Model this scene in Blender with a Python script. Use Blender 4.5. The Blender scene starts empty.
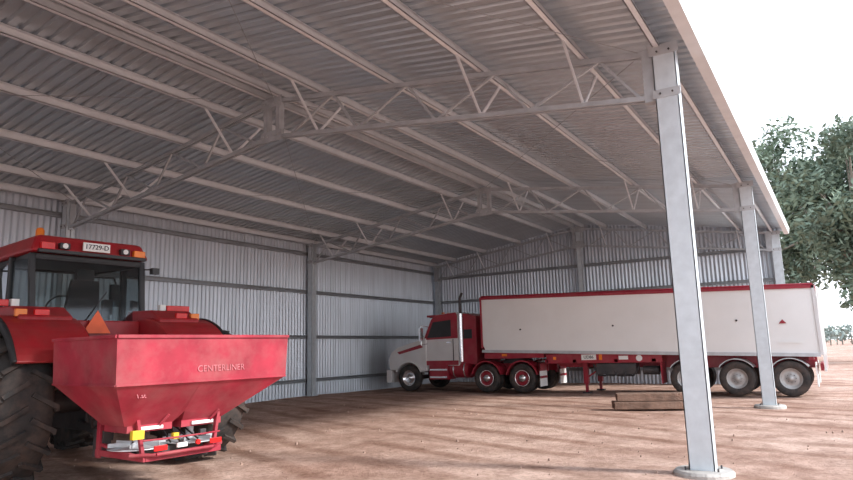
import bpy, bmesh, math, random
from mathutils import Vector, Matrix
random.seed(7)
S=bpy.context.scene
# ---------------------------------------------------------------- materials
def mat(name,col,rough=.5,metal=0.0,var=.12,scale=4.0,bump=0.0,bscale=30,dirt=None,dirtamt=.35,spec=.5,stretch=None):
    m=bpy.data.materials.new(name); m.use_nodes=True; nt=m.node_tree; N=nt.nodes; L=nt.links
    b=N['Principled BSDF']; b.inputs['Roughness'].default_value=rough; b.inputs['Metallic'].default_value=metal
    b.inputs['Specular IOR Level'].default_value=spec
    tc=N.new('ShaderNodeTexCoord'); n=N.new('ShaderNodeTexNoise'); n.inputs['Scale'].default_value=scale; n.inputs['Detail'].default_value=6
    src=tc.outputs['Object']
    if stretch:
        mp=N.new('ShaderNodeMapping'); mp.inputs['Scale'].default_value=stretch; L.new(src,mp.inputs[0]); src=mp.outputs[0]
    L.new(src,n.inputs['Vector'])
    r=N.new('ShaderNodeValToRGB'); r.color_ramp.elements[0].position=.3; r.color_ramp.elements[1].position=.7
    c0=[max(0,c*(1-var)) for c in col]; c1=[min(1,c*(1+var)) for c in col]
    r.color_ramp.elements[0].color=(*c0,1); r.color_ramp.elements[1].color=(*c1,1)
    L.new(n.outputs['Fac'],r.inputs['Fac'])
    out=r.outputs['Color']
    if dirt:
        n2=N.new('ShaderNodeTexNoise'); n2.inputs['Scale'].default_value=scale*.6; n2.inputs['Detail'].default_value=8; n2.inputs['Roughness'].default_value=.7
        L.new(tc.outputs['Object'],n2.inputs['Vector'])
        r2=N.new('ShaderNodeValToRGB'); r2.color_ramp.elements[0].position=.42; r2.color_ramp.elements[1].position=.72
        r2.color_ramp.elements[0].color=(0,0,0,1); r2.color_ramp.elements[1].color=(dirtamt,)*3+(1,)
        L.new(n2.outputs['Fac'],r2.inputs['Fac'])
        mx=N.new('ShaderNodeMix'); mx.data_type='RGBA'
        L.new(r2.outputs['Color'],mx.inputs[0]); L.new(out,mx.inputs[6]); mx.inputs[7].default_value=(*dirt,1); out=mx.outputs[2]
    L.new(out,b.inputs['Base Color'])
    if bump>0:
        n3=N.new('ShaderNodeTexNoise'); n3.inputs['Scale'].default_value=bscale; n3.inputs['Detail'].default_value=8
        L.new(tc.outputs['Object'],n3.inputs['Vector'])
        bp=N.new('ShaderNodeBump'); bp.inputs['Strength'].default_value=bump; bp.inputs['Distance'].default_value=.05
        L.new(n3.outputs['Fac'],bp.inputs['Height']); L.new(bp.outputs['Normal'],b.inputs['Normal'])
    return m
M={}
M['galv']=mat('galvanised_steel',(.52,.54,.56),.42,.35,.10,6)
M['purlin']=mat('purlin_steel',(.76,.79,.82),.42,.1,.06,3)
M['girt']=mat('girt_steel_shaded',(.34,.36,.38),.45,.3,.1,3)  # steel darkened so the wall girts carry their shadow in the colour
M['truss']=mat('truss_steel',(.46,.49,.52),.45,.25,.12,5)
M['post']=mat('post_steel',(.62,.68,.72),.40,.25,.08,7)
M['roof']=mat('roof_sheet_zincalume',(.54,.59,.63),.32,.65,.08,1.3,stretch=(.3,2.5,1))
M['wall']=mat('wall_sheet_zincalume',(.59,.64,.70),.32,.35,.12,1.6,stretch=(3,3,.25))
M['gutter']=mat('gutter_cream',(.72,.75,.77),.4,0,.05)
M['red']=mat('tractor_red_paint',(.34,.010,.018),.38,0,.12,5,dirt=(.32,.12,.09),dirtamt=.25)
M['sred']=mat('spreader_faded_red',(.34,.024,.045),.58,0,.22,3,dirt=(.38,.16,.15),dirtamt=.5,spec=.35)
M['tred']=mat('truck_red_paint',(.31,.011,.030),.38,0,.12,3,dirt=(.32,.14,.12),dirtamt=.3)
M['white']=mat('truck_white_paint',(.68,.67,.67),.4,0,.05,1.2,dirt=(.50,.44,.40),dirtamt=.5)
M['cream']=mat('tub_white_paint',(.84,.84,.83),.4,0,.03,.7,dirt=(.68,.65,.61),dirtamt=.3)
M['black']=mat('black_plastic',(.02,.02,.022),.45,0,.2)
M['rubber']=mat('tyre_rubber',(.028,.027,.027),.8,0,.25,6,dirt=(.20,.13,.10),dirtamt=.4)
M['dark']=mat('dark_steel',(.06,.06,.065),.55,.3,.2,dirt=(.2,.13,.1))
M['chrome']=mat('polished_alloy',(.80,.80,.82),.2,.85,.05)
M['rim']=mat('wheel_rim_grey',(.50,.49,.48),.4,.3,.1,8,dirt=(.3,.2,.16))
M['amber']=mat('amber_lens',(.85,.22,.02),.3)
M['redl']=mat('red_lens',(.65,.01,.01),.3)
M['orange']=mat('smv_orange',(.90,.14,.04),.5)
M['yellow']=mat('yellow_plastic',(.80,.55,.03),.5)
M['plate']=mat('plate_white',(.82,.82,.80),.5,0,.02)
M['ink']=mat('plate_ink',(.03,.03,.04),.6)
M['pink']=mat('faded_lettering',(.50,.15,.17),.6,0,.3,8)
M['conc']=mat('concrete',(.45,.42,.39),.9,0,.15,8,.4,40)
M['timber']=mat('weathered_timber',(.20,.12,.085),.85,0,.35,5,.6,25,dirt=(.34,.24,.19))
M['bark']=mat('gum_bark',(.30,.26,.22),.9,0,.3,3)
M['leaf']=mat('gum_leaves',(.15,.20,.14),.7,0,.35,.4)
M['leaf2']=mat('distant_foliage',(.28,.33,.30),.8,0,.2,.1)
M['stone']=mat('clod',(.42,.29,.23),.95,0,.3,2)
# glass
g=bpy.data.materials.new('tinted_glass'); g.use_nodes=True; nt=g.node_tree; nt.nodes.clear()
o=nt.nodes.new('ShaderNodeOutputMaterial'); mx=nt.nodes.new('ShaderNodeMixShader'); t=nt.nodes.new('ShaderNodeBsdfTransparent'); gl=nt.nodes.new('ShaderNodeBsdfGlossy')
t.inputs[0].default_value=(.45,.50,.50,1); gl.inputs[0].default_value=(.8,.85,.9,1); gl.inputs['Roughness'].default_value=.06
fr=nt.nodes.new('ShaderNodeFresnel'); fr.inputs[0].default_value=1.6
nt.links.new(fr.outputs[0],mx.inputs[0]); nt.links.new(t.outputs[0],mx.inputs[1]); nt.links.new(gl.outputs[0],mx.inputs[2]); nt.links.new(mx.outputs[0],o.inputs[0]); M['glass']=g
# ground
def ground_mat():
    m=bpy.data.materials.new('red_dirt'); m.use_nodes=True; nt=m.node_tree; N=nt.nodes; L=nt.links; b=N['Principled BSDF']
    b.inputs['Roughness'].default_value=.95; b.inputs['Specular IOR Level'].default_value=.15
    tc=N.new('ShaderNodeTexCoord')
    def noise(sc,det=8,rg=.6,vec=None):
        n=N.new('ShaderNodeTexNoise'); n.inputs['Scale'].default_value=sc; n.inputs['Detail'].default_value=det; n.inputs['Roughness'].default_value=rg
        L.new(vec or tc.outputs['Object'],n.inputs['Vector']); return n.outputs['Fac']
    def ramp(f,p0,p1,c0,c1):
        r=N.new('ShaderNodeValToRGB'); e=r.color_ramp.elements; e[0].position=p0; e[1].position=p1; e[0].color=(*c0,1); e[1].color=(*c1,1); L.new(f,r.inputs['Fac']); return r.outputs['Color']
    def mix(f,a,c,mode='MIX'):
        k=N.new('ShaderNodeMix'); k.data_type='RGBA'; k.blend_type=mode
        if isinstance(f,float): k.inputs[0].default_value=f
        else: L.new(f,k.inputs[0])
        L.new(a,k.inputs[6]); L.new(c,k.inputs[7]); return k.outputs[2]
    base=ramp(noise(.30,6,.65),.38,.62,(.43,.275,.215),(.62,.45,.375))
    fine=ramp(noise(1.6,10,.74),.38,.62,(.70,.65,.62),(1.10,1.10,1.10))
    c=mix(1.0,base,fine,'MULTIPLY')
    grit=ramp(noise(16,6,.7),.38,.52,(.74,.69,.67),(1.05,1.05,1.05))
    c=mix(.8,c,grit,'MULTIPLY')
    wv=N.new('ShaderNodeTexWave'); wv.wave_type='BANDS'; wv.bands_direction='Y'; wv.inputs['Scale'].default_value=.28; wv.inputs['Distortion'].default_value=5; wv.inputs['Detail'].default_value=3; wv.inputs['Detail Scale'].default_value=.35
    mp=N.new('ShaderNodeMapping'); mp.inputs['Rotation'].default_value=(0,0,.35); L.new(tc.outputs['Object'],mp.inputs[0]); L.new(mp.outputs[0],wv.inputs['Vector'])
    tr=ramp(wv.outputs['Fac'],.05,.35,(.70,.63,.59),(1.04,1.04,1.04))
    msk=ramp(noise(.22,3),.38,.52,(0,0,0),(1,1,1))
    c=mix(msk,c,mix(1.0,c,tr,'MULTIPLY'))
    L.new(c,b.inputs['Base Color'])
    bp=N.new('ShaderNodeBump'); bp.inputs['Strength'].default_value=.8; bp.inputs['Distance'].default_value=.05; L.new(noise(7,10,.75),bp.inputs['Height']); L.new(bp.outputs[0],b.inputs['Normal'])
    return m
M['ground']=ground_mat()
# ---------------------------------------------------------------- mesh builder
class MB:
    def __init__(s): s.v=[];s.f=[];s.mi=[];s.sm=[];s.mats=[]
    def _m(s,m):
        m=M[m] if isinstance(m,str) else m
        if m not in s.mats: s.mats.append(m)
        return s.mats.index(m)
    def add(s,vs,fs,m,smooth=False):
        k=len(s.v); i=s._m(m); s.v+= [tuple(v) for v in vs]
        for f in fs: s.f.append([k+j for j in f]); s.mi.append(i); s.sm.append(smooth)
    def hexa(s,p,m): # 8 pts: bottom 4 ccw, top 4 ccw
        s.add(p,[(3,2,1,0),(4,5,6,7),(0,1,5,4),(1,2,6,5),(2,3,7,6),(3,0,4,7)],m)
    def box(s,x0,x1,y0,y1,z0,z1,m):
        s.hexa([(x0,y0,z0),(x1,y0,z0),(x1,y1,z0),(x0,y1,z0),(x0,y0,z1),(x1,y0,z1),(x1,y1,z1),(x0,y1,z1)],m)
    def beam(s,p,q,w,h,m,up=(0,0,1)):
        p=Vector(p);q=Vector(q);d=(q-p).normalized(); u=Vector(up)
        if abs(d.dot(u))>.98: u=Vector((1,0,0))
        a=d.cross(u).normalized(); b=a.cross(d).normalized(); a=a*w/2;b=b*h/2
        s.hexa([p-a-b,p+a-b,p+a+b,p-a+b,q-a-b,q+a-b,q+a+b,q-a+b],m)
    def tube(s,p,q,r0,r1,m,n=12,cap=True,smooth=True):
        p=Vector(p);q=Vector(q);d=(q-p).normalized(); u=Vector((0,0,1)) if abs(d.z)<.95 else Vector((1,0,0))
        a=d.cross(u).normalized(); b=a.cross(d)
        vs=[];fs=[]
        for c,r in ((p,r0),(q,r1)):
            for i in range(n):
                t=2*math.pi*i/n; vs.append(c+a*(r*math.cos(t))+b*(r*math.sin(t)))
        for i in range(n): fs.append((i,(i+1)%n,n+(i+1)%n,n+i))
        s.add(vs,fs,m,smooth)
        if cap: s.add(vs,[tuple(range(n))[::-1],tuple(range(n,2*n))],m)
    def path(s,pts,r,m,n=8):
        for i in range(len(pts)-1): s.tube(pts[i],pts[i+1],r,r,m,n)
    def prism(s,poly,y0,y1,m,axis='y'):
        n=len(poly)
        def P(a,b,c):
            return {'y':(a,c,b),'x':(c,a,b),'z':(a,b,c)}[axis]
        vs=[P(a,b,y0) for a,b in poly]+[P(a,b,y1) for a,b in poly]
        fs=[tuple(range(n)),tuple(range(n,2*n))[::-1]]+[(i,n+i,n+(i+1)%n,(i+1)%n) for i in range(n)]
        s.add(vs,fs,m)
    def lathe(s,prof,c,m,n=40,axis='y',smooth=True):
        vs=[];fs=[];k=len(prof)
        for i in range(n):
            t=2*math.pi*i/n; ct,st=math.cos(t),math.sin(t)
            for r,a in prof:
                vs.append({'y':(c[0]+r*ct,c[1]+a,c[2]+r*st),'z':(c[0]+r*ct,c[1]+r*st,c[2]+a),'x':(c[0]+a,c[1]+r*ct,c[2]+r*st)}[axis])
        for i in range(n):
            j=(i+1)%n
            for l in range(k-1): fs.append((i*k+l,j*k+l,j*k+l+1,i*k+l+1))
        s.add(vs,fs,m,smooth)
    def arc(s,c,r0,r1,y0,y1,a0,a1,m,n=18):
        vs=[];fs=[]
        for i in range(n+1):
            t=math.radians(a0+(a1-a0)*i/n); ct,st=math.cos(t),math.sin(t)
            for r,y in ((r0,y0),(r1,y0),(r1,y1),(r0,y1)): vs.append((c[0]+r*ct,y,c[1]+r*st))
        for i in range(n):
            for l in range(4): fs.append((i*4+l,i*4+(l+1)%4,(i+1)*4+(l+1)%4,(i+1)*4+l))
        fs+=[(0,1,2,3),(n*4+3,n*4+2,n*4+1,n*4)]
        s.add(vs,fs,m,False)
    def obox(s,c,A,B,C,m):
        c=Vector(c);A=Vector(A);B=Vector(B);C=Vector(C)
        s.hexa([c-A-B-C,c+A-B-C,c+A+B-C,c-A+B-C,c-A-B+C,c+A-B+C,c+A+B+C,c-A+B+C],m)
    def obj(s,name,parent=None,bevel=0,loc=(0,0,0),off=(0,0,0)):
        me=bpy.data.meshes.new(name); me.from_pydata([(v[0]-off[0],v[1]-off[1],v[2]-off[2]) for v in s.v],[],s.f)
        for m in s.mats: me.materials.append(m)
        me.polygons.foreach_set('material_index',s.mi); me.polygons.foreach_set('use_smooth',s.sm); me.update()
        bm=bmesh.new(); bm.from_mesh(me); bmesh.ops.recalc_face_normals(bm,faces=bm.faces); bm.to_mesh(me); bm.free()
        ob=bpy.data.objects.new(name,me); S.collection.objects.link(ob); ob.location=loc
        if parent: ob.parent=parent
        if bevel: 
            b=ob.modifiers.new('bevel','BEVEL'); b.width=bevel; b.segments=2; b.limit_method='ANGLE'; b.angle_limit=math.radians(40)
        return ob
def empty(name,loc,rz=0):
    e=bpy.data.objects.new(name,None); e.empty_display_size=.3; e.location=loc; e.rotation_euler=(0,0,math.radians(rz)); S.collection.objects.link(e); return e
def text(name,body,parent,loc,rot,size,m,ext=.004):
    c=bpy.data.curves.new(name,'FONT'); c.body=body; c.size=size; c.extrude=ext; c.align_x='CENTER'; c.align_y='CENTER'
    c.materials.append(M[m]); o=bpy.data.objects.new(name,c); S.collection.objects.link(o); o.parent=parent; o.location=loc; o.rotation_euler=rot; return o
# ---------------------------------------------------------------- shed data
XR=-1.6; XB=-16.8; RX=-9.2; RZ=6.95; SL=.145
YF=[-9.7,-.4,8.9,18.2,27.4]; YE=27.55
zr=lambda x: RZ-SL*abs(x-RX)
# ground (with loose clods)
b=MB(); 
vs=[];fs=[]
ax=[-300,-150,-80,-40]+[-25+i*.5 for i in range(101)]+[40,80,150,400]
ay=[-200,-80,-30]+[-10+i*.5 for i in range(91)]+[50,80,140,250,500,900]
from mathutils import noise as mn
for y in ay:
    for x in ax:
        z=.05*mn.noise(Vector((x*.25,y*.25,0)))+.02*mn.noise(Vector((x*1.1,y*1.1,3)))-.03
        vs.append((x,y,min(z,0.0)))
w=len(ax)
for j in range(len(ay)-1):
    for i in range(w-1): fs.append((j*w+i,j*w+i+1,(j+1)*w+i+1,(j+1)*w+i))
b.add(vs,fs,'ground',True)
for i in range(420):
    x=random.uniform(-16,6); y=random.uniform(3,16); r=random.choice([.008,.010,.012,.016,.024])*random.uniform(.7,1.3)
    p=[]; 
    for dz in (0,1):
        for k in range(5):
            t=2*math.pi*k/5+random.random()*.5; rr=r*(1 if dz==0 else .55)*random.uniform(.8,1.2); p.append((x+rr*math.cos(t),y+rr*math.sin(t),-.03+dz*(r*.9+.012)))
    b.add(p,[(5,6,7,8,9)]+[(k,(k+1)%5,5+(k+1)%5,5+k) for k in range(5)],'stone')
b.obj('ground')
# roof
b=MB()
def ribs(y0,y1,p,prof):
    out=[];y=y0
    while y<y1:
        for a,h in prof: out.append((y+a*p,h))
        y+=p
    return out
rp=ribs(-9.9,27.75,.22,[(0,0),(.50,0),(.60,.05),(.85,.05),(.95,0)])
for xa,xb in ((-1.28,RX),(RX,-17.1)):
    vs=[];fs=[]
    for y,h in rp: vs+= [(xa,y,zr(xa)+h),(xb,y,zr(xb)+h)]
    for i in range(len(rp)-1): fs.append((2*i,2*i+1,2*i+3,2*i+2))
    b.add(vs,fs,'roof')
b.prism([(RX-.25,zr(RX-.25)+.055),(RX,RZ+.06),(RX+.25,zr(RX+.25)+.055),(RX+.25,zr(RX+.25)+.065),(RX,RZ+.08),(RX-.25,zr(RX-.25)+.065)],-9.9,27.75,'gutter')
b.obj('ceiling')
# walls
def cor(a0,a1,p,amp):
    out=[];n=int((a1-a0)/p*8)
    for i in range(n+1):
        a=a0+(a1-a0)*i/n; out.append((a,amp*math.sin(2*math.pi*(a-a0)/p)))
    return out
b=MB(); pr=cor(-9.8,YE,.155,.022); vs=[];fs=[]
for y,h in pr: vs+=[(-16.93+h,y,-.08),(-16.93+h,y,zr(-16.93)-.01)]
for i in range(len(pr)-1): fs.append((2*i,2*i+1,2*i+3,2*i+2))
b.add(vs,fs,'wall',True); b.obj('wall_back')
b=MB(); pr=cor(-16.93,-1.45,.155,.022); vs=[];fs=[]
for x,h in pr: vs+=[(x,YE+.05+h,-.08),(x,YE+.05+h,zr(x)-.01)]
for i in range(len(pr)-1): fs.append((2*i,2*i+1,2*i+3,2*i+2))
b.add(vs,fs,'wall',True); b.obj('wall_right')
# wall girts (C sections)
b=MB()
for z in (.5,2.1,3.8,5.25):
    b.box(-16.9,-16.885,-9.8,27.4,z,z+.12,'girt'); b.box(-16.9,-16.78,-9.8,27.4,z+.11,z+.122,'girt'); b.box(-16.9,-16.78,-9.8,27.4,z,z+.012,'girt'); b.box(-16.79,-16.78,-9.8,27.4,z+.10,z+.12,'girt')
for z in (.5,2.1,3.8,5.0):
    b.box(-16.8,-1.6,27.53,27.54,z,z+.12,'girt'); b.box(-16.8,-1.6,27.42,27.54,z+.11,z+.122,'girt'); b.box(-16.8,-1.6,27.42,27.54,z,z+.012,'girt')
b.obj('trim_girts')
# purlins
PX=[-1.72,-2.8,-4.5,-6.3,-8.0,-9.02]; PX+= [2*RX-x for x in PX]
b=MB()
for x in PX:
    z=zr(x)-.012
    b.box(x-.006,x+.006,-9.8,27.5,z-.2,z,'purlin')
    b.box(x-.006,x+.085,-9.8,27.5,z-.2,z-.188,'purlin'); b.box(x-.075,x+.006,-9.8,27.5,z-.012-.02,z-.02,'purlin')
    b.box(x+.076,x+.085,-9.8,27.5,z-.2,z-.175,'purlin')
b.obj('roof_purlins')
# gutter/fascia
b=MB()
z0=zr(-1.28)
b.prism([(-1.30,z0-.02),(-1.30,z0-.22),(-1.14,z0-.22),(-1.10,z0-.01),(-1.115,z0-.01),(-1.15,z0-.205),(-1.285,z0-.205),(-1.285,z0-.02)],-9.9,27.8,'gutter')
b.obj('trim_gutter')
b=MB(); 
b.beam((-1.2,27.78,zr(-1.2)),(RX,27.78,RZ),.04,.2,'gutter'); b.beam((-17.1,27.78,zr(-17.1)),(RX,27.78,RZ),.04,.2,'gutter'); b.obj('trim_barge')
# posts
def post(x,y,front=True):
    e=empty('steel_post',(x,y,0)); b=MB(); h=zr(x)-.22
    w,d=(.15,.11) if front else (.11,.13)
    b.box(-w,w,-d,-d+.012,0,h,'post'); b.box(-w,w,d-.012,d,0,h,'post')
    b.box(-w,-w+.012,-d,d,0,h,'post'); b.box(w-.012,w,-d,-.012,0,h,'post'); b.box(w-.012,w,.012,d,0,h,'post')
    b.box(-w-.06,w+.06,-d-.05,d+.05,0,.02,'galv')
    b.box(-w-.03,w+.03,-d-.01,-d,h-.72,h-.60,'galv'); b.box(-w-.05,w+.05,-d-.01,-d,h-.10,h+.05,'galv')
    for zz in (h-.66,h-.05):
        for xx in (-.08,.08): b.tube((xx,-d-.03,zz),(xx,-d,zz),.014,.014,'dark',6)
    b.obj('column',e)
    if front:
        b=MB(); b.lathe([(0,.03),(.33,.03),(.36,0),(.36,-.15)],(0,0,0),'conc',24,'z',False); 
        for sx in (-.19,.19):
            for sy in (-.13,.13): b.tube((sx,sy,.02),(sx,sy,.07),.012,.012,'dark',6)
        b.obj('concrete_footing',e)
for y in YF: post(XR,y)
for y in YF: post(-16.66,y,False)
post(RX,27.28,False); 
# trusses
def truss(y):
    e=empty('roof_truss',(RX,y,0)); b=MB()
    zt=lambda x: zr(x+RX)-.27
    zb=lambda x: 5.92-.13*abs(x)
    for s in (-1,1):
        X=7.5*s
        for o in (-.045,.045):
            b.beam((0,o,zt(0)),(X,o,zt(X)),.03,.075,'truss'); b.beam((0,o,zb(0)),(X,o,zb(X)),.03,.07,'truss')
        npan=4; xs=[.45+ (7.25-.45)*i/npan for i in range(npan+1)]
        for i in range(npan):
            x0,x1=xs[i]*s,xs[i+1]*s; xm=(x0+x1)/2+.28*s
            b.beam((x0,0,zb(x0)),(xm,0,zt(xm)),.04,.04,'truss'); b.beam((xm,0,zt(xm)),(x1,0,zb(x1)),.04,.04,'truss')
        b.box(min(s*.12,s*.22),max(s*.12,s*.22),-.07,.07,zb(0)-.06,zt(0)+.03,'truss')
        b.box(min(7.3*s,7.5*s),max(7.3*s,7.5*s),-.07,.07,zb(7.4)-.06,zt(7.4)+.06,'truss')
    b.box(-.28,.28,-.085,-.07,zt(0)-.16,zt(0)+.06,'truss'); b.box(-.28,.28,-.085,-.07,zb(0)-.12,zb(0)+.1,'truss')
    for xx in (-.2,-.1,.1,.2):
        for zz in (zt(0)-.06,zb(0)): b.tube((xx,-.11,zz),(xx,-.08,zz),.02,.02,'galv',6)
    for px in (-4.5,-8.0,-10.4,-13.9,-2.8,-15.6):
        x=px-RX
        for sy in (-1,1): 
            if y>27 and sy>0: continue
            b.beam((x,0,zb(x)),(x,sy*.75,zr(px)-.2),.05,.006,'purlin',(1,0,0)); b.beam((x+.02,0,zb(x)),(x+.02,sy*.75,zr(px)-.2),.006,.045,'purlin')
    b.obj('truss_frame',e)
for y in YF[:-1]: truss(y)
truss(27.2)
# bracing rods
b=MB()
for y0,y1 in ((-.4,8.9),(8.9,18.2)):
    for xa in (-1.9,-16.5):
        za=zr(xa)-.24; zc=zr(RX)-.24
        b.tube((xa,y0,za),(RX,y1,zc),.007,.007,'girt',6); b.tube((xa,y1,za),(RX,y0,zc),.007,.007,'girt',6)
b.obj('roof_bracing_rods')
# ---------------------------------------------------------------- wheels
def wheel(b,c,r,w,rr,side,tyre='rubber',rim='rim',lugs=0,ns=44):
    b.lathe([(rr,-w*.42),(rr*1.06,-w*.5),(r*.90,-w*.5),(r*.975,-w*.42),(r,-w*.2),(r,w*.2),(r*.975,w*.42),(r*.90,w*.5),(rr*1.06,w*.5),(rr,w*.42)],c,tyre,ns)
    s=side
    b.lathe([(rr,s*w*.42),(rr*.93,s*w*.40),(rr*.88,s*w*.12),(rr*.62,s*w*.05),(rr*.5,s*w*.16),(rr*.28,s*w*.20),(rr*.26,s*w*.36),(0,s*w*.38)],c,rim,ns)
    b.lathe([(rr,-s*w*.42),(rr*.9,-s*w*.3),(0,-s*w*.3)],c,'dark',24)
    for i in range(8):
        t=2*math.pi*i/8; p=Vector((c[0]+rr*.42*math.cos(t),c[1]+s*w*.16,c[2]+rr*.42*math.sin(t))); b.tube(p,p+Vector((0,s*w*.07,0)),rr*.04,rr*.04,'dark',6)
    if lugs:
        for i in range(lugs):
            for k in (-1,1):
                t=2*math.pi*(i+(.25 if k>0 else -.25))/lugs
                rad=Vector((math.cos(t),0,math.sin(t))); tan=Vector((-math.sin(t),0,math.cos(t)))
                cc=Vector(c)+rad*(r*1.0)+Vector((0,k*w*.26,0))
                d=(Vector((0,k,0))*.85+tan*.5*(-1)).normalized(); e2=d.cross(rad).normalized()
                b.obox(cc,d*w*.27,e2*.026,rad*.035,tyre)
                cc2=Vector(c)+rad*(r*.93)+Vector((0,k*w*.5,0))-tan*w*.16; b.obox(cc2,Vector((0,k,0))*.018,tan*.03,rad*.07,tyre)
# ---------------------------------------------------------------- tractor (forward = -x)
T=empty('tractor',(-9.03,5.46,0),-6)
for i,(x,y,r,w,rr,s) in enumerate([(0,-1.30,1.0,.62,.50,-1),(0,1.50,1.0,.62,.50,1),(-3.05,-.98,.73,.5,.36,-1),(-3.05,.98,.73,.5,.36,1)]):
    b=MB(); wheel(b,(x,y,r+.03),r,w,rr,s,rim='rim',lugs=22 if i<2 else 20,ns=56); b.obj('wheel_%d'%(i+1),T)
b=MB()
b.tube((0,-1.2,1.03),(0,1.4,1.03),.16,.16,'dark'); b.box(-1.6,.25,-.32,.32,.62,1.35,'dark'); b.box(-4.2,-1.5,-.28,.28,.75,1.15,'dark'); b.tube((-3.05,-.9,.76),(-3.05,.9,.76),.11,.11,'dark')
b.box(.1,.38,-.25,.25,.75,1.25,'dark'); b.tube((.38,0,.85),(.75,0,.85),.05,.05,'yellow')
b.obj('chassis',T,.015)
b=MB() # hood
b.hexa([(-4.45,-.38,1.15),(-1.45,-.48,1.2),(-1.45,.48,1.2),(-4.45,.38,1.15),(-4.3,-.33,1.85),(-1.45,-.46,2.15),(-1.45,.46,2.15),(-4.3,.33,1.85)],'red')
b.obj('hood',T,.08)
b=MB(); b.box(-4.5,-4.42,-.3,.3,1.2,1.75,'black'); 
for s in (-1,1): b.box(-3.9,-2.3,s*.44-.01,s*.44+.01,1.35,1.8,'black')
b.tube((-2.3,.62,1.2),(-2.3,.62,3.1),.05,.05,'dark'); b.obj('grille_and_exhaust',T)
b=MB() # fenders
for s in (-1,1):
    y0,y1=sorted((s*.55,s*1.50))
    b.arc((0,1.03),1.10,1.15,y0,y1,28,140,'red',22)
    yi0,yi1=sorted((s*.55,s*.60))
    b.arc((0,1.03),.70,1.13,yi0,yi1,5,150,'red',22)
    yo0,yo1=sorted((s*1.48,s*1.53)); b.arc((0,1.03),1.06,1.17,yo0,yo1,28,140,'black',22)
    y2,y3=sorted((s*.62,s*1.28)); b.prism([(.18,2.08),(.42,2.0),(.38,2.16),(.1,2.30),(-.6,2.32),(-.75,2.12)],y2,y3,'red')
b.obj('fenders',T,.02)
b=MB() # lights on fenders, extremity arms
for s in (-1,1):
    b.box(.30,.36,s*1.0-.09,s*1.0+.09,2.17,2.25,'redl'); b.box(.28,.34,s*1.24-.07,s*1.24+.07,2.15,2.25,'amber')
    b.tube((-.4,s*.9,2.3),(-.4,s*1.45,2.38),.02,.02,'black',8); b.box(-.44,-.36,s*1.36-.20,s*1.36+.20,2.33,2.42,'redl'); b.box(-.45,-.35,s*1.08-.05,s*1.08+.05,2.33,2.43,'plate')
b.obj('light_arms',T,.01)
CL=(-.32,-.03,0) # cab position on the chassis
b=MB() # cab lower
b.hexa([(-1.55,-.62,1.25),(.25,-.58,1.25),(.25,.58,1.25),(-1.55,.62,1.25),(-1.55,-.8,2.0),(.25,-.58,2.14),(.25,.58,2.14),(-1.55,.8,2.0)],'red')
b.box(-.10,.32,-.50,.50,1.3,1.75,'black')
b.obj('cab_base',T,.02,CL)
b=MB() # cab frame
zb0,zt0=2.0,3.12
P={'rl':((-.10,-.80,zb0),(-.25,-.82,zt0)),'rr':((-.10,.80,zb0),(-.25,.82,zt0)),'ml':((-.85,-.86,1.7),(-.9,-.84,zt0)),'mr':((-.85,.86,1.7),(-.9,.84,zt0)),'fl':((-1.65,-.62,1.7),(-1.75,-.7,zt0)),'fr':((-1.65,.62,1.7),(-1.75,.7,zt0))}
for k,(p,q) in P.items(): b.beam(p,q,.08,.08,'black')
b.beam((-.10,-.8,2.05),(-.10,.8,2.05),.07,.12,'black'); b.beam((-.25,-.82,3.08),(-.25,.82,3.08),.07,.09,'black')
for s in (-1,1):
    b.beam((-.10,s*.8,2.05),(-.85,s*.86,1.95),.06,.10,'black'); b.beam((-.85,s*.86,1.75),(-1.65,s*.62,1.75),.06,.10,'black'); b.beam((-.25,s*.82,3.08),(-1.75,s*.72,3.08),.06,.08,'black')
b.beam((-1.75,-.7,3.08),(-1.75,.7,3.08),.06,.08,'black')
b.obj('cab_frame',T,.012,CL)
b=MB() # glass
def quad(b,p,m): b.add(p,[(0,1,2,3)],m)
quad(b,[(-.10,-.78,2.1),(-.10,.78,2.1),(-.25,.79,3.05),(-.25,-.79,3.05)],'glass')
for s in (-1,1):
    quad(b,[(-.12,s*.81,2.08),(-.83,s*.86,1.98),(-.88,s*.85,3.06),(-.27,s*.83,3.06)],'glass'); quad(b,[(-.88,s*.86,1.8),(-1.62,s*.64,1.8),(-1.72,s*.71,3.06),(-.93,s*.85,3.06)],'glass')
quad(b,[(-1.67,-.6,1.9),(-1.67,.6,1.9),(-1.77,.68,3.06),(-1.77,-.68,3.06)],'glass')
b.obj('cab_glass',T,0,CL)
b=MB() # interior
b.box(-1.0,-.5,-.28,.28,1.95,2.12,'black'); b.hexa([(-.52,-.27,2.1),(-.40,-.27,2.1),(-.40,.27,2.1),(-.52,.27,2.1),(-.42,-.2,2.78),(-.33,-.2,2.78),(-.33,.2,2.78),(-.42,.2,2.78)],'black')
b.box(-.46,-.35,-.13,.13,2.78,2.95,'black'); b.box(-.9,-.45,.33,.45,2.1,2.35,'black'); b.tube((-1.5,0,1.9),(-1.25,0,2.4),.05,.04,'black')
for i in range(20):
    t=2*math.pi*i/20; t2=2*math.pi*(i+1)/20
    f=lambda t:(-1.22+.10*math.cos(t),.21*math.sin(t),2.42+.18*math.cos(t))
    b.tube(f(t),f(t2),.016,.016,'black',6,False)
b.box(-1.6,-1.4,-.4,.4,1.8,2.15,'black'); b.box(-1.0,-.9,.55,.7,2.3,2.55,'dark')
b.box(-1.6,-.2,-.78,.78,3.06,3.12,'black')
b.obj('cab_interior',T,.02,CL)
b=MB() # roof
b.hexa([(-1.95,-.86,3.13),(-.08,-.88,3.13),(-.08,.88,3.13),(-1.95,.86,3.13),(-1.85,-.76,3.40),(-.20,-.78,3.40),(-.20,.78,3.40),(-1.85,.76,3.40)],'red')
b.obj('cab_roof',T,.06,CL)
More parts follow.
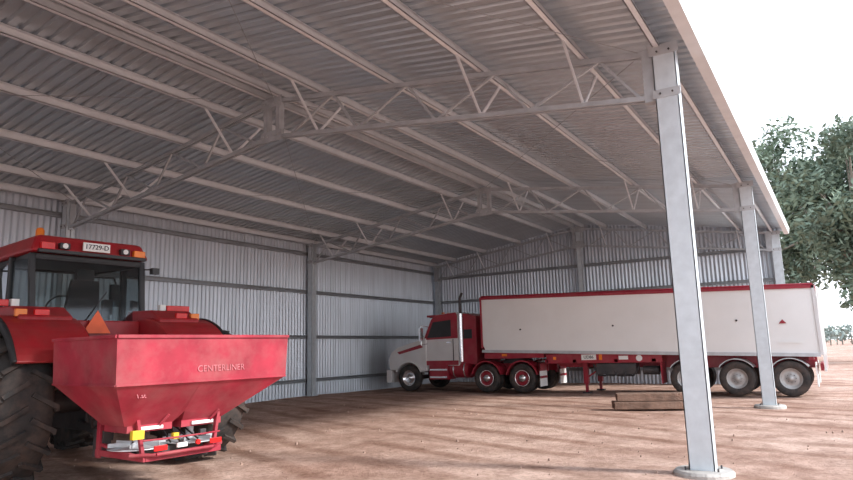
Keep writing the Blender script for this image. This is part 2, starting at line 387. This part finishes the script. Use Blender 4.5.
b=MB()
b.box(-.12,-.05,-.80,.80,3.12,3.17,'black')
for s in (-1,1):
    b.box(-.12,-.04,s*.68-.09,s*.68+.09,3.17,3.27,'amber' if s>0 else 'redl'); b.box(-.14,-.045,s*.45-.07,s*.45+.07,3.19,3.28,'black'); b.tube((-.05,s*.45,3.235),(-.035,s*.45,3.235),.04,.04,'plate')
b.lathe([(.06,0),(.06,.12),(.04,.16),(0,.17)],(-.6,-.6,3.40),'amber',16,'z')
b.obj('roof_lights',T,.006,CL)
b=MB(); b.box(-.06,-.035,-.20,.20,3.19,3.32,'plate'); b.obj('number_plate',T,.004,CL)
text('plate_text','17729-D',T,(-.03+CL[0],CL[1],3.255),(math.pi/2,0,math.pi/2),.10,'ink')
b=MB() # smv triangle
b.prism([(-.2,1.95),(.2,1.95),(.0,2.28)],.03,.045,'orange','x'); b.obj('hazard_triangle',T,0,(-.05,-.12,0))
b=MB()
for s in (-1,1):
    b.path([(-1.7,s*.7,3.0),(-1.75,s*1.1,3.02),(-1.75,s*1.15,2.9)],.015,'black'); b.box(-1.79,-1.72,s*1.15-.10,s*1.15+.10,2.5,2.9,'black')
b.path([(-.2,.84,3.0),(-.1,.95,3.0)],.012,'black'); b.box(-.13,-.03,.9,1.02,2.92,3.02,'black')
b.path([(-.08,-.1,2.12),(-.18,.25,2.6)],.008,'black')
b.obj('mirrors',T,.01,CL)
b=MB() # linkage
for s in (-1,1):
    b.beam((.1,s*.35,.72),(1.22,s*.42,.62),.05,.09,'dark'); b.beam((.25,s*.4,1.45),(.7,s*.42,.68),.04,.05,'dark'); b.beam((-.1,s*.3,1.4),(.3,s*.42,1.5),.07,.08,'dark')
b.tube((.25,0,1.25),(1.22,0,1.15),.035,.035,'dark'); b.box(-.02,.12,-.42,.42,1.25,1.5,'dark')
for k in range(5): b.path([(.1,-.3+k*.14,1.5),(.45,-.28+k*.13,1.62),(.85,-.2+k*.1,1.35),(1.15,-.2+k*.1,1.1)],.013,'black',6)
b.obj('three_point_linkage',T)
# ---------------------------------------------------------------- spreader
SP=empty('fertilizer_spreader',(-7.075,5.315,0),-5)
b=MB()
def rect(x0,x1,y0,y1,z): return [(x0,y0,z),(x1,y0,z),(x1,y1,z),(x0,y1,z)]
A=rect(-.80,.72,-1.21,1.12,1.82); Bm=rect(-.79,.70,-1.19,1.10,1.30)
def shell(b,A,Bm,m):
    b.add(A+Bm,[(0,1,5,4),(1,2,6,5),(2,3,7,6),(3,0,4,7)],m)
shell(b,A,Bm,'sred')
for p,q in zip(A,A[1:]+A[:1]): b.beam(p,q,.045,.035,'sred')
YC=-.16
zc=.82
F1=rect(-.30,.22,YC-.66,YC-.06,zc); F2=rect(-.30,.22,YC+.06,YC+.62,zc)
zm=.94
for Fq,sg in ((F1,-1),(F2,1)):
    yo=-1.19 if sg<0 else 1.10; yi=YC
    xn0,xn1=-.47,.36
    a=(.70,yo,1.30); c=(.70,yi,1.30); d=(xn1,yi,zm); f_o=(.22,Fq[0][1] if sg<0 else Fq[2][1],zc); f_i=(.22,Fq[2][1] if sg<0 else Fq[0][1],zc)
    b.add([a,c,d,f_i,f_o],[(0,1,2,3,4)],'sred')
    a2=(-.79,yo,1.30); c2=(-.79,yi,1.30); d2=(xn0,yi,zm); g_o=(-.30,f_o[1],zc); g_i=(-.30,f_i[1],zc)
    b.add([a2,c2,d2,g_i,g_o],[(0,1,2,3,4)],'sred')
    b.add([a,a2,g_o,f_o],[(0,1,2,3)],'sred'); b.add([d,d2,g_i,f_i],[(0,1,2,3)],'sred')
b.obj('hopper',SP)
b=MB()
b.beam((.708,-1.19,1.30),(.708,1.10,1.30),.010,.022,'sred')
b.beam((-.79,-1.198,1.30),(.70,-1.198,1.30),.010,.022,'sred')
for s in (-1,1): b.beam((-.78,s*.4,1.78),(.70,s*.4,1.78),.03,.03,'sred')
b.obj('hopper_ribs',SP,.003)
SL2=(0,YC,0)
b=MB() # outlets & discs
for y in (-.35,.33):
    b.hexa(rect(-.30,.22,y-.28,y+.28,.74)+rect(-.30,.22,y-.28,y+.28,.83),'sred')
    b.tube((-.04,y,.52),(-.04,y,.76),.05,.05,'galv'); b.lathe([(0,.03),(.10,.03),(.33,0),(.33,-.012),(0,-.012)],(-.04,y,.55),'galv',32,'z',False)
    for k in range(6):
        t=k*math.pi/3+.3; d=Vector((math.cos(t),math.sin(t),0)); b.beam(Vector((-.04,y,.59))+d*.08,Vector((-.04,y,.59))+d*.33,.008,.05,'galv')
    b.box(-.2,.12,y-.1,y+.1,.42,.53,'dark')
    b.box(.22,.25,y-.15,y+.15,.76,.80,'plate'); b.beam((.25,y+.1,.80),(.33,y+.17,.92),.02,.03,'sred')
b.box(-.12,.04,-.4,.38,.44,.52,'dark')
b.box(.24,.30,-.60,-.46,.67,.77,'yellow'); b.box(.22,.28,-.08,-.01,.62,.69,'yellow'); b.box(.26,.31,.26,.34,.62,.70,'dark')
b.obj('spinner_discs',SP,.006,SL2)
b=MB() # frame
r='sred'
b.path([(.28,-.62,.50),(.46,-.40,.50),(.46,.34,.50),(.28,.56,.50)],.022,r); b.path([(.38,-.52,.66),(.43,-.28,.66),(.43,.26,.66),(.38,.48,.66)],.012,r)
for s in (-1,1):
    b.beam((-.62,s*.50,.40),(-.62,s*.50,1.32),.08,.08,r); b.beam((-.62,s*.50,.46),(.38,s*.48,.46),.06,.07,r); b.beam((.28,s*.46,.46),(.26,s*.54,.93),.04,.05,r)
    b.beam((.28,s*.58,.50),(-.62,s*.50,.56),.04,.04,r); b.box(-.80,-.55,s*.46-.05,s*.46+.05,.40,.72,'dark')
    b.box(.47,.49,s*.36-.08,s*.36+.08,.54,.60,'redl')
b.beam((-.62,-.55,.46),(-.62,.55,.46),.07,.08,r); b.beam((-.62,-.55,1.26),(-.62,.55,1.26),.07,.08,r); b.beam((.36,-.48,.46),(.36,.48,.46),.06,.07,r)
for k in range(4): b.path([(-.5,-.2+k*.1,1.0),(.0,-.05+k*.1,.70),(.33,-.15+k*.12,.60)],.012,'black',6)
b.box(.47,.50,-.16,-.03,.55,.60,'plate'); b.tube((.46,.12,.58),(.49,.12,.58),.03,.03,'redl',12)
b.obj('spreader_frame',SP,.004,SL2)
text('lettering','CENTERLINER',SP,(.712,.10,1.44),(math.pi/2,0,math.pi/2),.105,'pink',.002)
text('lettering_side','1.st',SP,(.60,-.85,1.17),(math.radians(58),0,math.pi/2),.08,'pink')
# ---------------------------------------------------------------- truck (prime mover), world coords
TO=(-12.2,22.45,0); TK=empty('semi_truck',TO); y0,y1=21.2,23.7
def tobj(b,n,bev=0): return b.obj(n,TK,bev,off=TO)
b=MB(); wheel(b,(-14.35,21.36,.50),.5,.30,.29,-1,rim='chrome'); wheel(b,(-14.35,23.54,.50),.5,.30,.29,1,rim='chrome')
tobj(b,'steer_wheels')
b=MB()
for x in (-10.95,-9.55):
    for yy,s in ((21.36,-1),(21.70,-1),(23.2,1),(23.54,1)): wheel(b,(x,yy,.5),.5,.29,.29,s,rim='tred' if yy in(21.36,23.54) else 'rim')
    for yy,s in ((21.36,-1),(23.54,1)): b.lathe([(.13,s*.07),(.12,s*.13),(0,s*.14)],(x,yy,.5),'chrome',20); b.lathe([(.285,s*.122),(.27,s*.13),(.255,s*.115)],(x,yy,.5),'chrome',32)
    b.tube((x,21.4,.5),(x,23.5,.5),.10,.10,'dark')
tobj(b,'drive_wheels')
b=MB()
for yy in (22.0,22.9): b.box(-15.1,-8.85,yy-.05,yy+.05,.72,1.0,'tred')
b.tube((-14.35,21.4,.5),(-14.35,23.5,.5),.08,.08,'dark'); b.box(-14.9,-13.6,22.1,22.8,.7,1.3,'dark')
b.lathe([(0,.06),(.5,.06),(.5,0),(0,0)],(-10.2,22.45,1.12),'dark',24,'z',False); b.box(-10.6,-9.8,22.0,22.9,1.0,1.12,'dark')
tobj(b,'chassis')
b=MB() # bonnet with wheel arch
hood=[(-15.28,.82),(-15.32,1.25),(-15.2,1.50),(-14.9,1.68),(-13.55,2.02),(-13.55,.75),(-13.75,.75)]
arch=[(-14.35+.62*math.cos(math.radians(a)),.5+.62*math.sin(math.radians(a))) for a in range(25,156,13)]
poly=hood+arch+[(-14.95,.80)]
b.prism(poly,21.26,23.64,'white'); tobj(b,'bonnet',.05)
b=MB(); b.arc((-14.35,.5),.60,.66,21.19,21.6,22,158,'white',16); b.arc((-14.35,.5),.60,.66,23.3,23.71,22,158,'white',16)
b.prism([(-14.9,1.50),(-13.7,1.80),(-13.7,1.66),(-14.8,1.42)],21.245,21.27,'tred')
tobj(b,'guards_and_stripe')
b=MB(); b.box(-15.42,-15.18,21.22,23.68,.32,.80,'white'); b.box(-15.44,-15.40,21.7,23.2,.42,.66,'black'); b.box(-15.37,-15.29,21.8,23.1,.85,1.42,'dark')
for s in (21.42,23.48): b.box(-15.37,-15.22,s-.15,s+.15,.95,1.18,'chrome')
tobj(b,'bumper_and_grille',.04)
b=MB() # cab
cab=[(-13.72,.95),(-13.72,2.0),(-13.32,2.74),(-13.1,2.90),(-12.2,2.97),(-12.12,2.9),(-12.12,.95)]
b.prism(cab,21.32,23.58,'white'); tobj(b,'cab',.04)
b=MB() # windshield & side glass, red surround
b.add([(-13.735,21.5,2.04),(-13.735,23.4,2.04),(-13.37,23.35,2.70),(-13.37,21.55,2.70)],[(0,1,2,3)],'black')
for ys in (21.305,23.595):
    b.prism([(-13.66,1.95),(-13.30,2.72),(-13.1,2.88),(-12.2,2.95),(-12.14,2.85),(-12.14,1.98)],ys-.01,ys+.01,'tred')
    b.prism([(-13.50,2.02),(-13.22,2.62),(-12.42,2.68),(-12.42,2.05)],ys-.018,ys+.018,'black')
    b.box(-13.66,-12.14,ys-.012,ys+.012,.98,1.15,'tred'); b.box(-13.62,-13.595,ys-.013,ys+.013,1.15,1.95,'dark'); b.box(-12.36,-12.335,ys-.013,ys+.013,1.15,1.95,'dark')
    b.box(-12.62,-12.42,ys-.03,ys+.03,1.80,1.86,'chrome')
b.box(-13.55,-13.0,21.4,23.5,2.82,2.90,'tred')
tobj(b,'cab_glazing')
b=MB(); b.box(-13.50,-13.25,21.5,23.4,2.80,2.86,'black')
for k in range(5): b.box(-13.0,-12.9,21.6+k*.4,21.7+k*.4,2.93,3.0,'amber')
tobj(b,'visor_lights',.01)
b=MB() # sleeper
b.prism([(-12.12,1.0),(-12.12,2.92),(-11.9,2.90),(-11.42,2.78),(-11.42,1.0)],21.45,23.45,'tred'); b.box(-11.95,-11.6,21.44,21.46,1.95,2.3,'black')
tobj(b,'sleeper',.04)
b=MB() # exhausts
for yy in (21.36,23.54):
    b.tube((-12.02,yy,1.1),(-12.02,yy,2.9),.09,.09,'chrome',16); b.tube((-12.02,yy,2.9),(-12.02,yy,3.5),.05,.05,'dark',12); b.tube((-12.02,yy,3.5),(-11.92,yy,3.68),.05,.05,'dark',12)
tobj(b,'exhaust_stacks')
b=MB() # tanks and steps
for yy in (21.6,23.3):
    b.tube((-12.55,yy,.80),(-11.75,yy,.80),.30,.30,'tred',24); b.box(-13.45,-12.6,yy-.28,yy+.28,.45,1.0,'tred'); b.box(-13.40,-12.65,yy-.33 if yy<22 else yy+.28,yy-.28 if yy<22 else yy+.33,.50,.56,'chrome'); b.box(-13.40,-12.65,yy-.31 if yy<22 else yy+.28,yy-.28 if yy<22 else yy+.31,.78,.84,'chrome')
    b.tube((-12.4,yy,.80),(-12.35,yy,.80),.31,.31,'chrome',24); b.tube((-11.95,yy,.80),(-11.90,yy,.80),.31,.31,'chrome',24)
tobj(b,'fuel_tanks_steps')
b=MB() # mirrors
for s,yy in ((-1,21.3),(1,23.6)):
    b.path([(-13.45,yy,2.45),(-13.6,yy+s*.28,2.5),(-13.6,yy+s*.28,1.75),(-13.5,yy,1.8)],.018,'chrome'); b.box(-13.64,-13.56,yy+s*.30-.10,yy+s*.30+.10,1.9,2.4,'chrome')
tobj(b,'mirrors')
b=MB() # mudguards
for x in (-10.95,-9.55):
    for a,c in ((21.20,21.86),(23.04,23.70)): b.arc((x,.5),.58,.62,a,c,12,168,'tred',16)
for a,c in ((21.20,21.80),(23.1,23.7)):
    b.box(-8.86,-8.83,a,c,.22,1.0,'plate'); b.box(-8.87,-8.82,a,c,.75,1.0,'tred'); b.box(-8.86,-8.815,a,c,.5,.58,'tred')
tobj(b,'mudguards')
# ---------------------------------------------------------------- trailer
RO=(-5.8,22.45,0); TR=empty('tipper_trailer',RO)
def robj(b,n,bev=0): return b.obj(n,TR,bev,off=RO)
zt=lambda x: 3.42-.030*(x+11.05); zb=lambda x: 1.47-.030*(x+11.05)
b=MB(); XA,XZ=-11.05,-.45
b.prism([(XA+.12,zb(XA)),(XA,zb(XA)+.25),(XA,zt(XA)),(XZ,zt(XZ)),(XZ+.06,zb(XZ))],21.2,23.7,'cream'); robj(b,'tub',.03)
b=MB()
for yy in (21.19,23.71):
    b.beam((XA-.03,yy,zt(XA)-.03),(XZ+.03,yy,zt(XZ)-.03),.06,.09,'tred'); b.beam((XA,yy,zb(XA)+.0),(XZ,yy,zb(XZ)+.0),.05,.10,'galv')
    b.beam((XA,yy,zb(XA)+.1),(XA,yy,zt(XA)),.05,.07,'tred'); b.beam((XZ+.03,yy,zb(XZ)),(XZ,yy,zt(XZ)),.06,.08,'white')
b.beam((XA-.02,21.2,zt(XA)-.03),(XA-.02,23.7,zt(XA)-.03),.06,.1,'tred'); b.beam((XZ+.02,21.2,zt(XZ)-.03),(XZ+.02,23.7,zt(XZ)-.03),.06,.1,'tred')
robj(b,'rails')
b=MB()
b.tube((XA,21.26,zt(XA)+.04),(XZ,21.26,zt(XZ)+.04),.035,.035,'tred',10); robj(b,'tarp_roll')
b=MB() # chassis
for yy in (21.95,22.95): b.prism([(-11.0,zb(-11)-.18),(-8.8,zb(-8.8)-.20),(-8.3,.85),(-.6,.78),(-.6,zb(-.6)-.05),(-11.0,zb(-11)-.03)],yy-.05,yy+.05,'tred')
b.box(-11.0,-9.4,21.6,23.3,1.18,1.28,'tred')
for x in (-8.6,-7.6,-6.2,-5.0,-.7): b.box(x-.06,x+.06,21.25,23.65,1.02,1.12,'tred')
for yy in (21.27,23.63): b.box(-8.6,-4.75,yy-.02,yy+.02,1.0,1.30,'tred'); b.box(-11,-8.7,yy-.02,yy+.02,1.20,1.40,'tred')
robj(b,'chassis')
b=MB()
for x in (-4.05,-2.65,-1.25):
    for yy,s in ((21.36,-1),(21.70,-1),(23.2,1),(23.54,1)): wheel(b,(x,yy,.5),.5,.29,.29,s,rim='rim')
    b.tube((x,21.4,.5),(x,23.5,.5),.09,.09,'dark')
robj(b,'trailer_wheels')
b=MB() # landing legs
for yy in (21.7,23.2):
    b.box(-7.45,-7.29,yy-.08,yy+.08,.30,1.1,'tred'); b.box(-7.41,-7.33,yy-.05,yy+.05,.02,.35,'tred'); b.box(-7.5,-7.24,yy-.12,yy+.12,-.01,.03,'dark'); b.beam((-7.35,yy,.5),(-6.5,yy,1.05),.05,.05,'tred')
b.tube((-7.37,21.7,.8),(-7.37,23.2,.8),.03,.03,'dark'); robj(b,'landing_legs')
b=MB() # tool box, hoses, spare
b.box(-6.9,-5.6,21.35,21.85,.62,.98,'dark'); b.lathe([(.28,-.12),(.48,-.14),(.5,0),(.48,.14),(.28,.12)],(-6.3,22.4,.72),'rubber',28,'z')
for k in range(4): b.path([(-7.0+k*.3,21.4,.95),(-6.85+k*.3,21.36,.60),(-6.6+k*.3,21.36,.58),(-6.4+k*.3,21.4,.9)],.03,'black',8)
b.tube((-5.4,21.5,.75),(-4.9,21.5,.75),.14,.14,'dark'); robj(b,'under_gear',.01)
b=MB() # signs
b.box(-7.35,-6.85,21.235,21.25,1.10,1.28,'plate'); b.box(-6.75,-6.65,21.235,21.25,1.10,1.28,'amber'); b.box(-8.35,-8.25,21.235,21.25,1.12,1.22,'amber')
b.tube((-5.45,21.25,1.14),(-5.45,21.235,1.14),.10,.10,'plate',16); b.box(-6.1,-5.8,21.235,21.25,1.10,1.22,'plate'); b.box(-10.3,-10.1,21.235,21.25,1.27,1.35,'amber')
b.box(-1.45,-.85,21.165,21.175,1.5,1.54,'plate'); b.prism([(-1.40,2.06),(-1.20,2.06),(-1.3,2.18)],21.165,21.175,'tred')
for x in (-9.5,-6.2,-2.5): b.tube((x,21.16,2.2),(x,21.195,2.2),.03,.03,'dark',10)
robj(b,'signs')
text('sign_text','UD86',TR,(-7.1-RO[0],21.23-RO[1],1.19),(math.pi/2,0,0),.14,'ink')
b=MB() # mudguards rear & lights
for a,c in ((21.20,21.86),(23.04,23.70)):
    for x in (-4.05,-2.65,-1.25): b.arc((x,.5),.56,.585,a,c,35,145,'galv',12)
    b.box(-4.80,-4.77,a,c,.35,1.0,'tred'); b.box(-.62,-.59,a,c,.28,.95,'plate')
b.box(-.50,-.42,21.25,23.65,.72,.92,'tred'); 
for yy in (21.5,23.4): b.box(-.42,-.39,yy-.2,yy+.2,.76,.88,'redl')
b.beam((-.38,21.25,.7),(-.36,21.25,3.0),.06,.06,'plate'); b.beam((-.38,23.65,.7),(-.36,23.65,3.0),.06,.06,'plate'); b.box(-.40,-.36,21.25,23.65,1.2,2.95,'cream')
robj(b,'rear_gear')
# ---------------------------------------------------------------- timber stack
TB=empty('timber_beam_stack',(-4.05,16.75,0)); b=MB()
ang=math.radians(22); dx=Vector((math.cos(ang),math.sin(ang),0)); dy=Vector((-math.sin(ang),math.cos(ang),0))
for k,(o,z,l) in enumerate([(-.16,.10,.95),(.12,.10,1.0),(-.12,.29,.93),(.14,.29,.95)]):
    b.obox(dy*o+dx*(.03*k)+Vector((0,0,z)),dx*l,dy*.12,Vector((0,0,.09)),'timber')
b.obj('beams',TB,.015)
# ---------------------------------------------------------------- trees
def leaves(b,c,n,R,sz,m):
    for i in range(n):
        d=Vector((random.gauss(0,1),random.gauss(0,1),random.gauss(0,.8)));
        d=d.normalized()*R*(random.random()**.45); p=Vector(c)+d
        u=Vector((random.uniform(-1,1),random.uniform(-1,1),random.uniform(-1,.3))).normalized(); v=u.cross(Vector((random.uniform(-1,1),random.uniform(-1,1),random.uniform(-1,1)))).normalized()
        l=sz*random.uniform(.7,1.4); w=l*.38
        b.add([p-u*l,p+v*w,p+u*l,p-v*w],[(0,1,2,3)],m)
G=empty('gum_tree',(1.9,54,0)); G.scale=(1.14,1.14,1.13); b=MB(); 
tips=[]
b.tube((0,0,-.1),(.3,.2,4),.5,.38,'bark'); 
for i in range(10):
    a=2*math.pi*i/10+random.random()*.4; p0=Vector((.3,.2,3.2+random.random()*1.5)); p1=p0+Vector((math.cos(a)*2.4,math.sin(a)*2.2,2.5+random.random()*2)); b.tube(p0,p1,.24,.15,'bark',8)
    for k in range(7):
        a2=a+random.uniform(-.9,.9); p2=p1+Vector((math.cos(a2)*random.uniform(-.6,3.6),math.sin(a2)*random.uniform(-.4,3.6),random.uniform(-2.2,6.0))); b.tube(p1,p2,.11,.04,'bark',6); tips.append(p2)
b.obj('trunk_branches',G)
b=MB()
for p in tips:
    for k in range(5):
        leaves(b,p+Vector((random.gauss(0,.9),random.gauss(0,.9),random.gauss(0,.7))),140,random.uniform(.8,1.3),.20,'leaf')
b.obj('foliage',G)
b=MB()
for i in range(130):
    x=-90+i*1.6+random.uniform(-.8,.8); y=190+random.uniform(-12,12); h=random.uniform(2.0,5.5)
    b.tube((x,y,-.1),(x,y,h*.6),.2,.1,'bark',5)
    leaves(b,(x,y,h*.62),70,h*.55,.7,'leaf2')
b.obj('distant_treeline')
# ---------------------------------------------------------------- light
W=bpy.data.worlds.new('overcast_sky'); S.world=W; W.use_nodes=True; nt=W.node_tree; N=nt.nodes; L=nt.links; bg=N['Background']
tc=N.new('ShaderNodeTexCoord'); sx=N.new('ShaderNodeSeparateXYZ'); L.new(tc.outputs['Generated'],sx.inputs[0])
r=N.new('ShaderNodeValToRGB'); e=r.color_ramp.elements; e[0].position=0.0; e[0].color=(.92,.95,1.0,1); e[1].position=.8; e[1].color=(.70,.82,1.0,1)
L.new(sx.outputs['Z'],r.inputs['Fac']); L.new(r.outputs['Color'],bg.inputs['Color']); bg.inputs['Strength'].default_value=1.35
sun=bpy.data.lights.new('sun','SUN'); sun.energy=3.2; sun.angle=math.radians(8); sun.color=(1,.975,.94)
so=bpy.data.objects.new('sun',sun); S.collection.objects.link(so); so.location=(20,20,20)
el=math.radians(31); az=math.radians(12)
d=Vector((math.cos(el)*math.cos(az),math.cos(el)*math.sin(az),math.sin(el)))
so.rotation_euler=d.to_track_quat('Z','Y').to_euler()
# ---------------------------------------------------------------- camera
th=math.radians(9.67); yaw=math.radians(32.2); ro=math.radians(1.52)
F=Vector((-math.sin(yaw)*math.cos(th),math.cos(yaw)*math.cos(th),math.sin(th))); R0=Vector((math.cos(yaw),math.sin(yaw),0)); U0=R0.cross(F)
R=R0*math.cos(ro)-U0*math.sin(ro); U=R0*math.sin(ro)+U0*math.cos(ro)
cd=bpy.data.cameras.new('camera'); cd.lens=640/853*36; cd.sensor_width=36; cd.clip_end=2000
co=bpy.data.objects.new('camera',cd); S.collection.objects.link(co)
mw=Matrix((R,U,-F)).transposed().to_4x4(); mw.translation=Vector((0,0,1.6)); co.matrix_world=mw
S.camera=co
S.view_settings.view_transform='Standard'; S.view_settings.exposure=.75
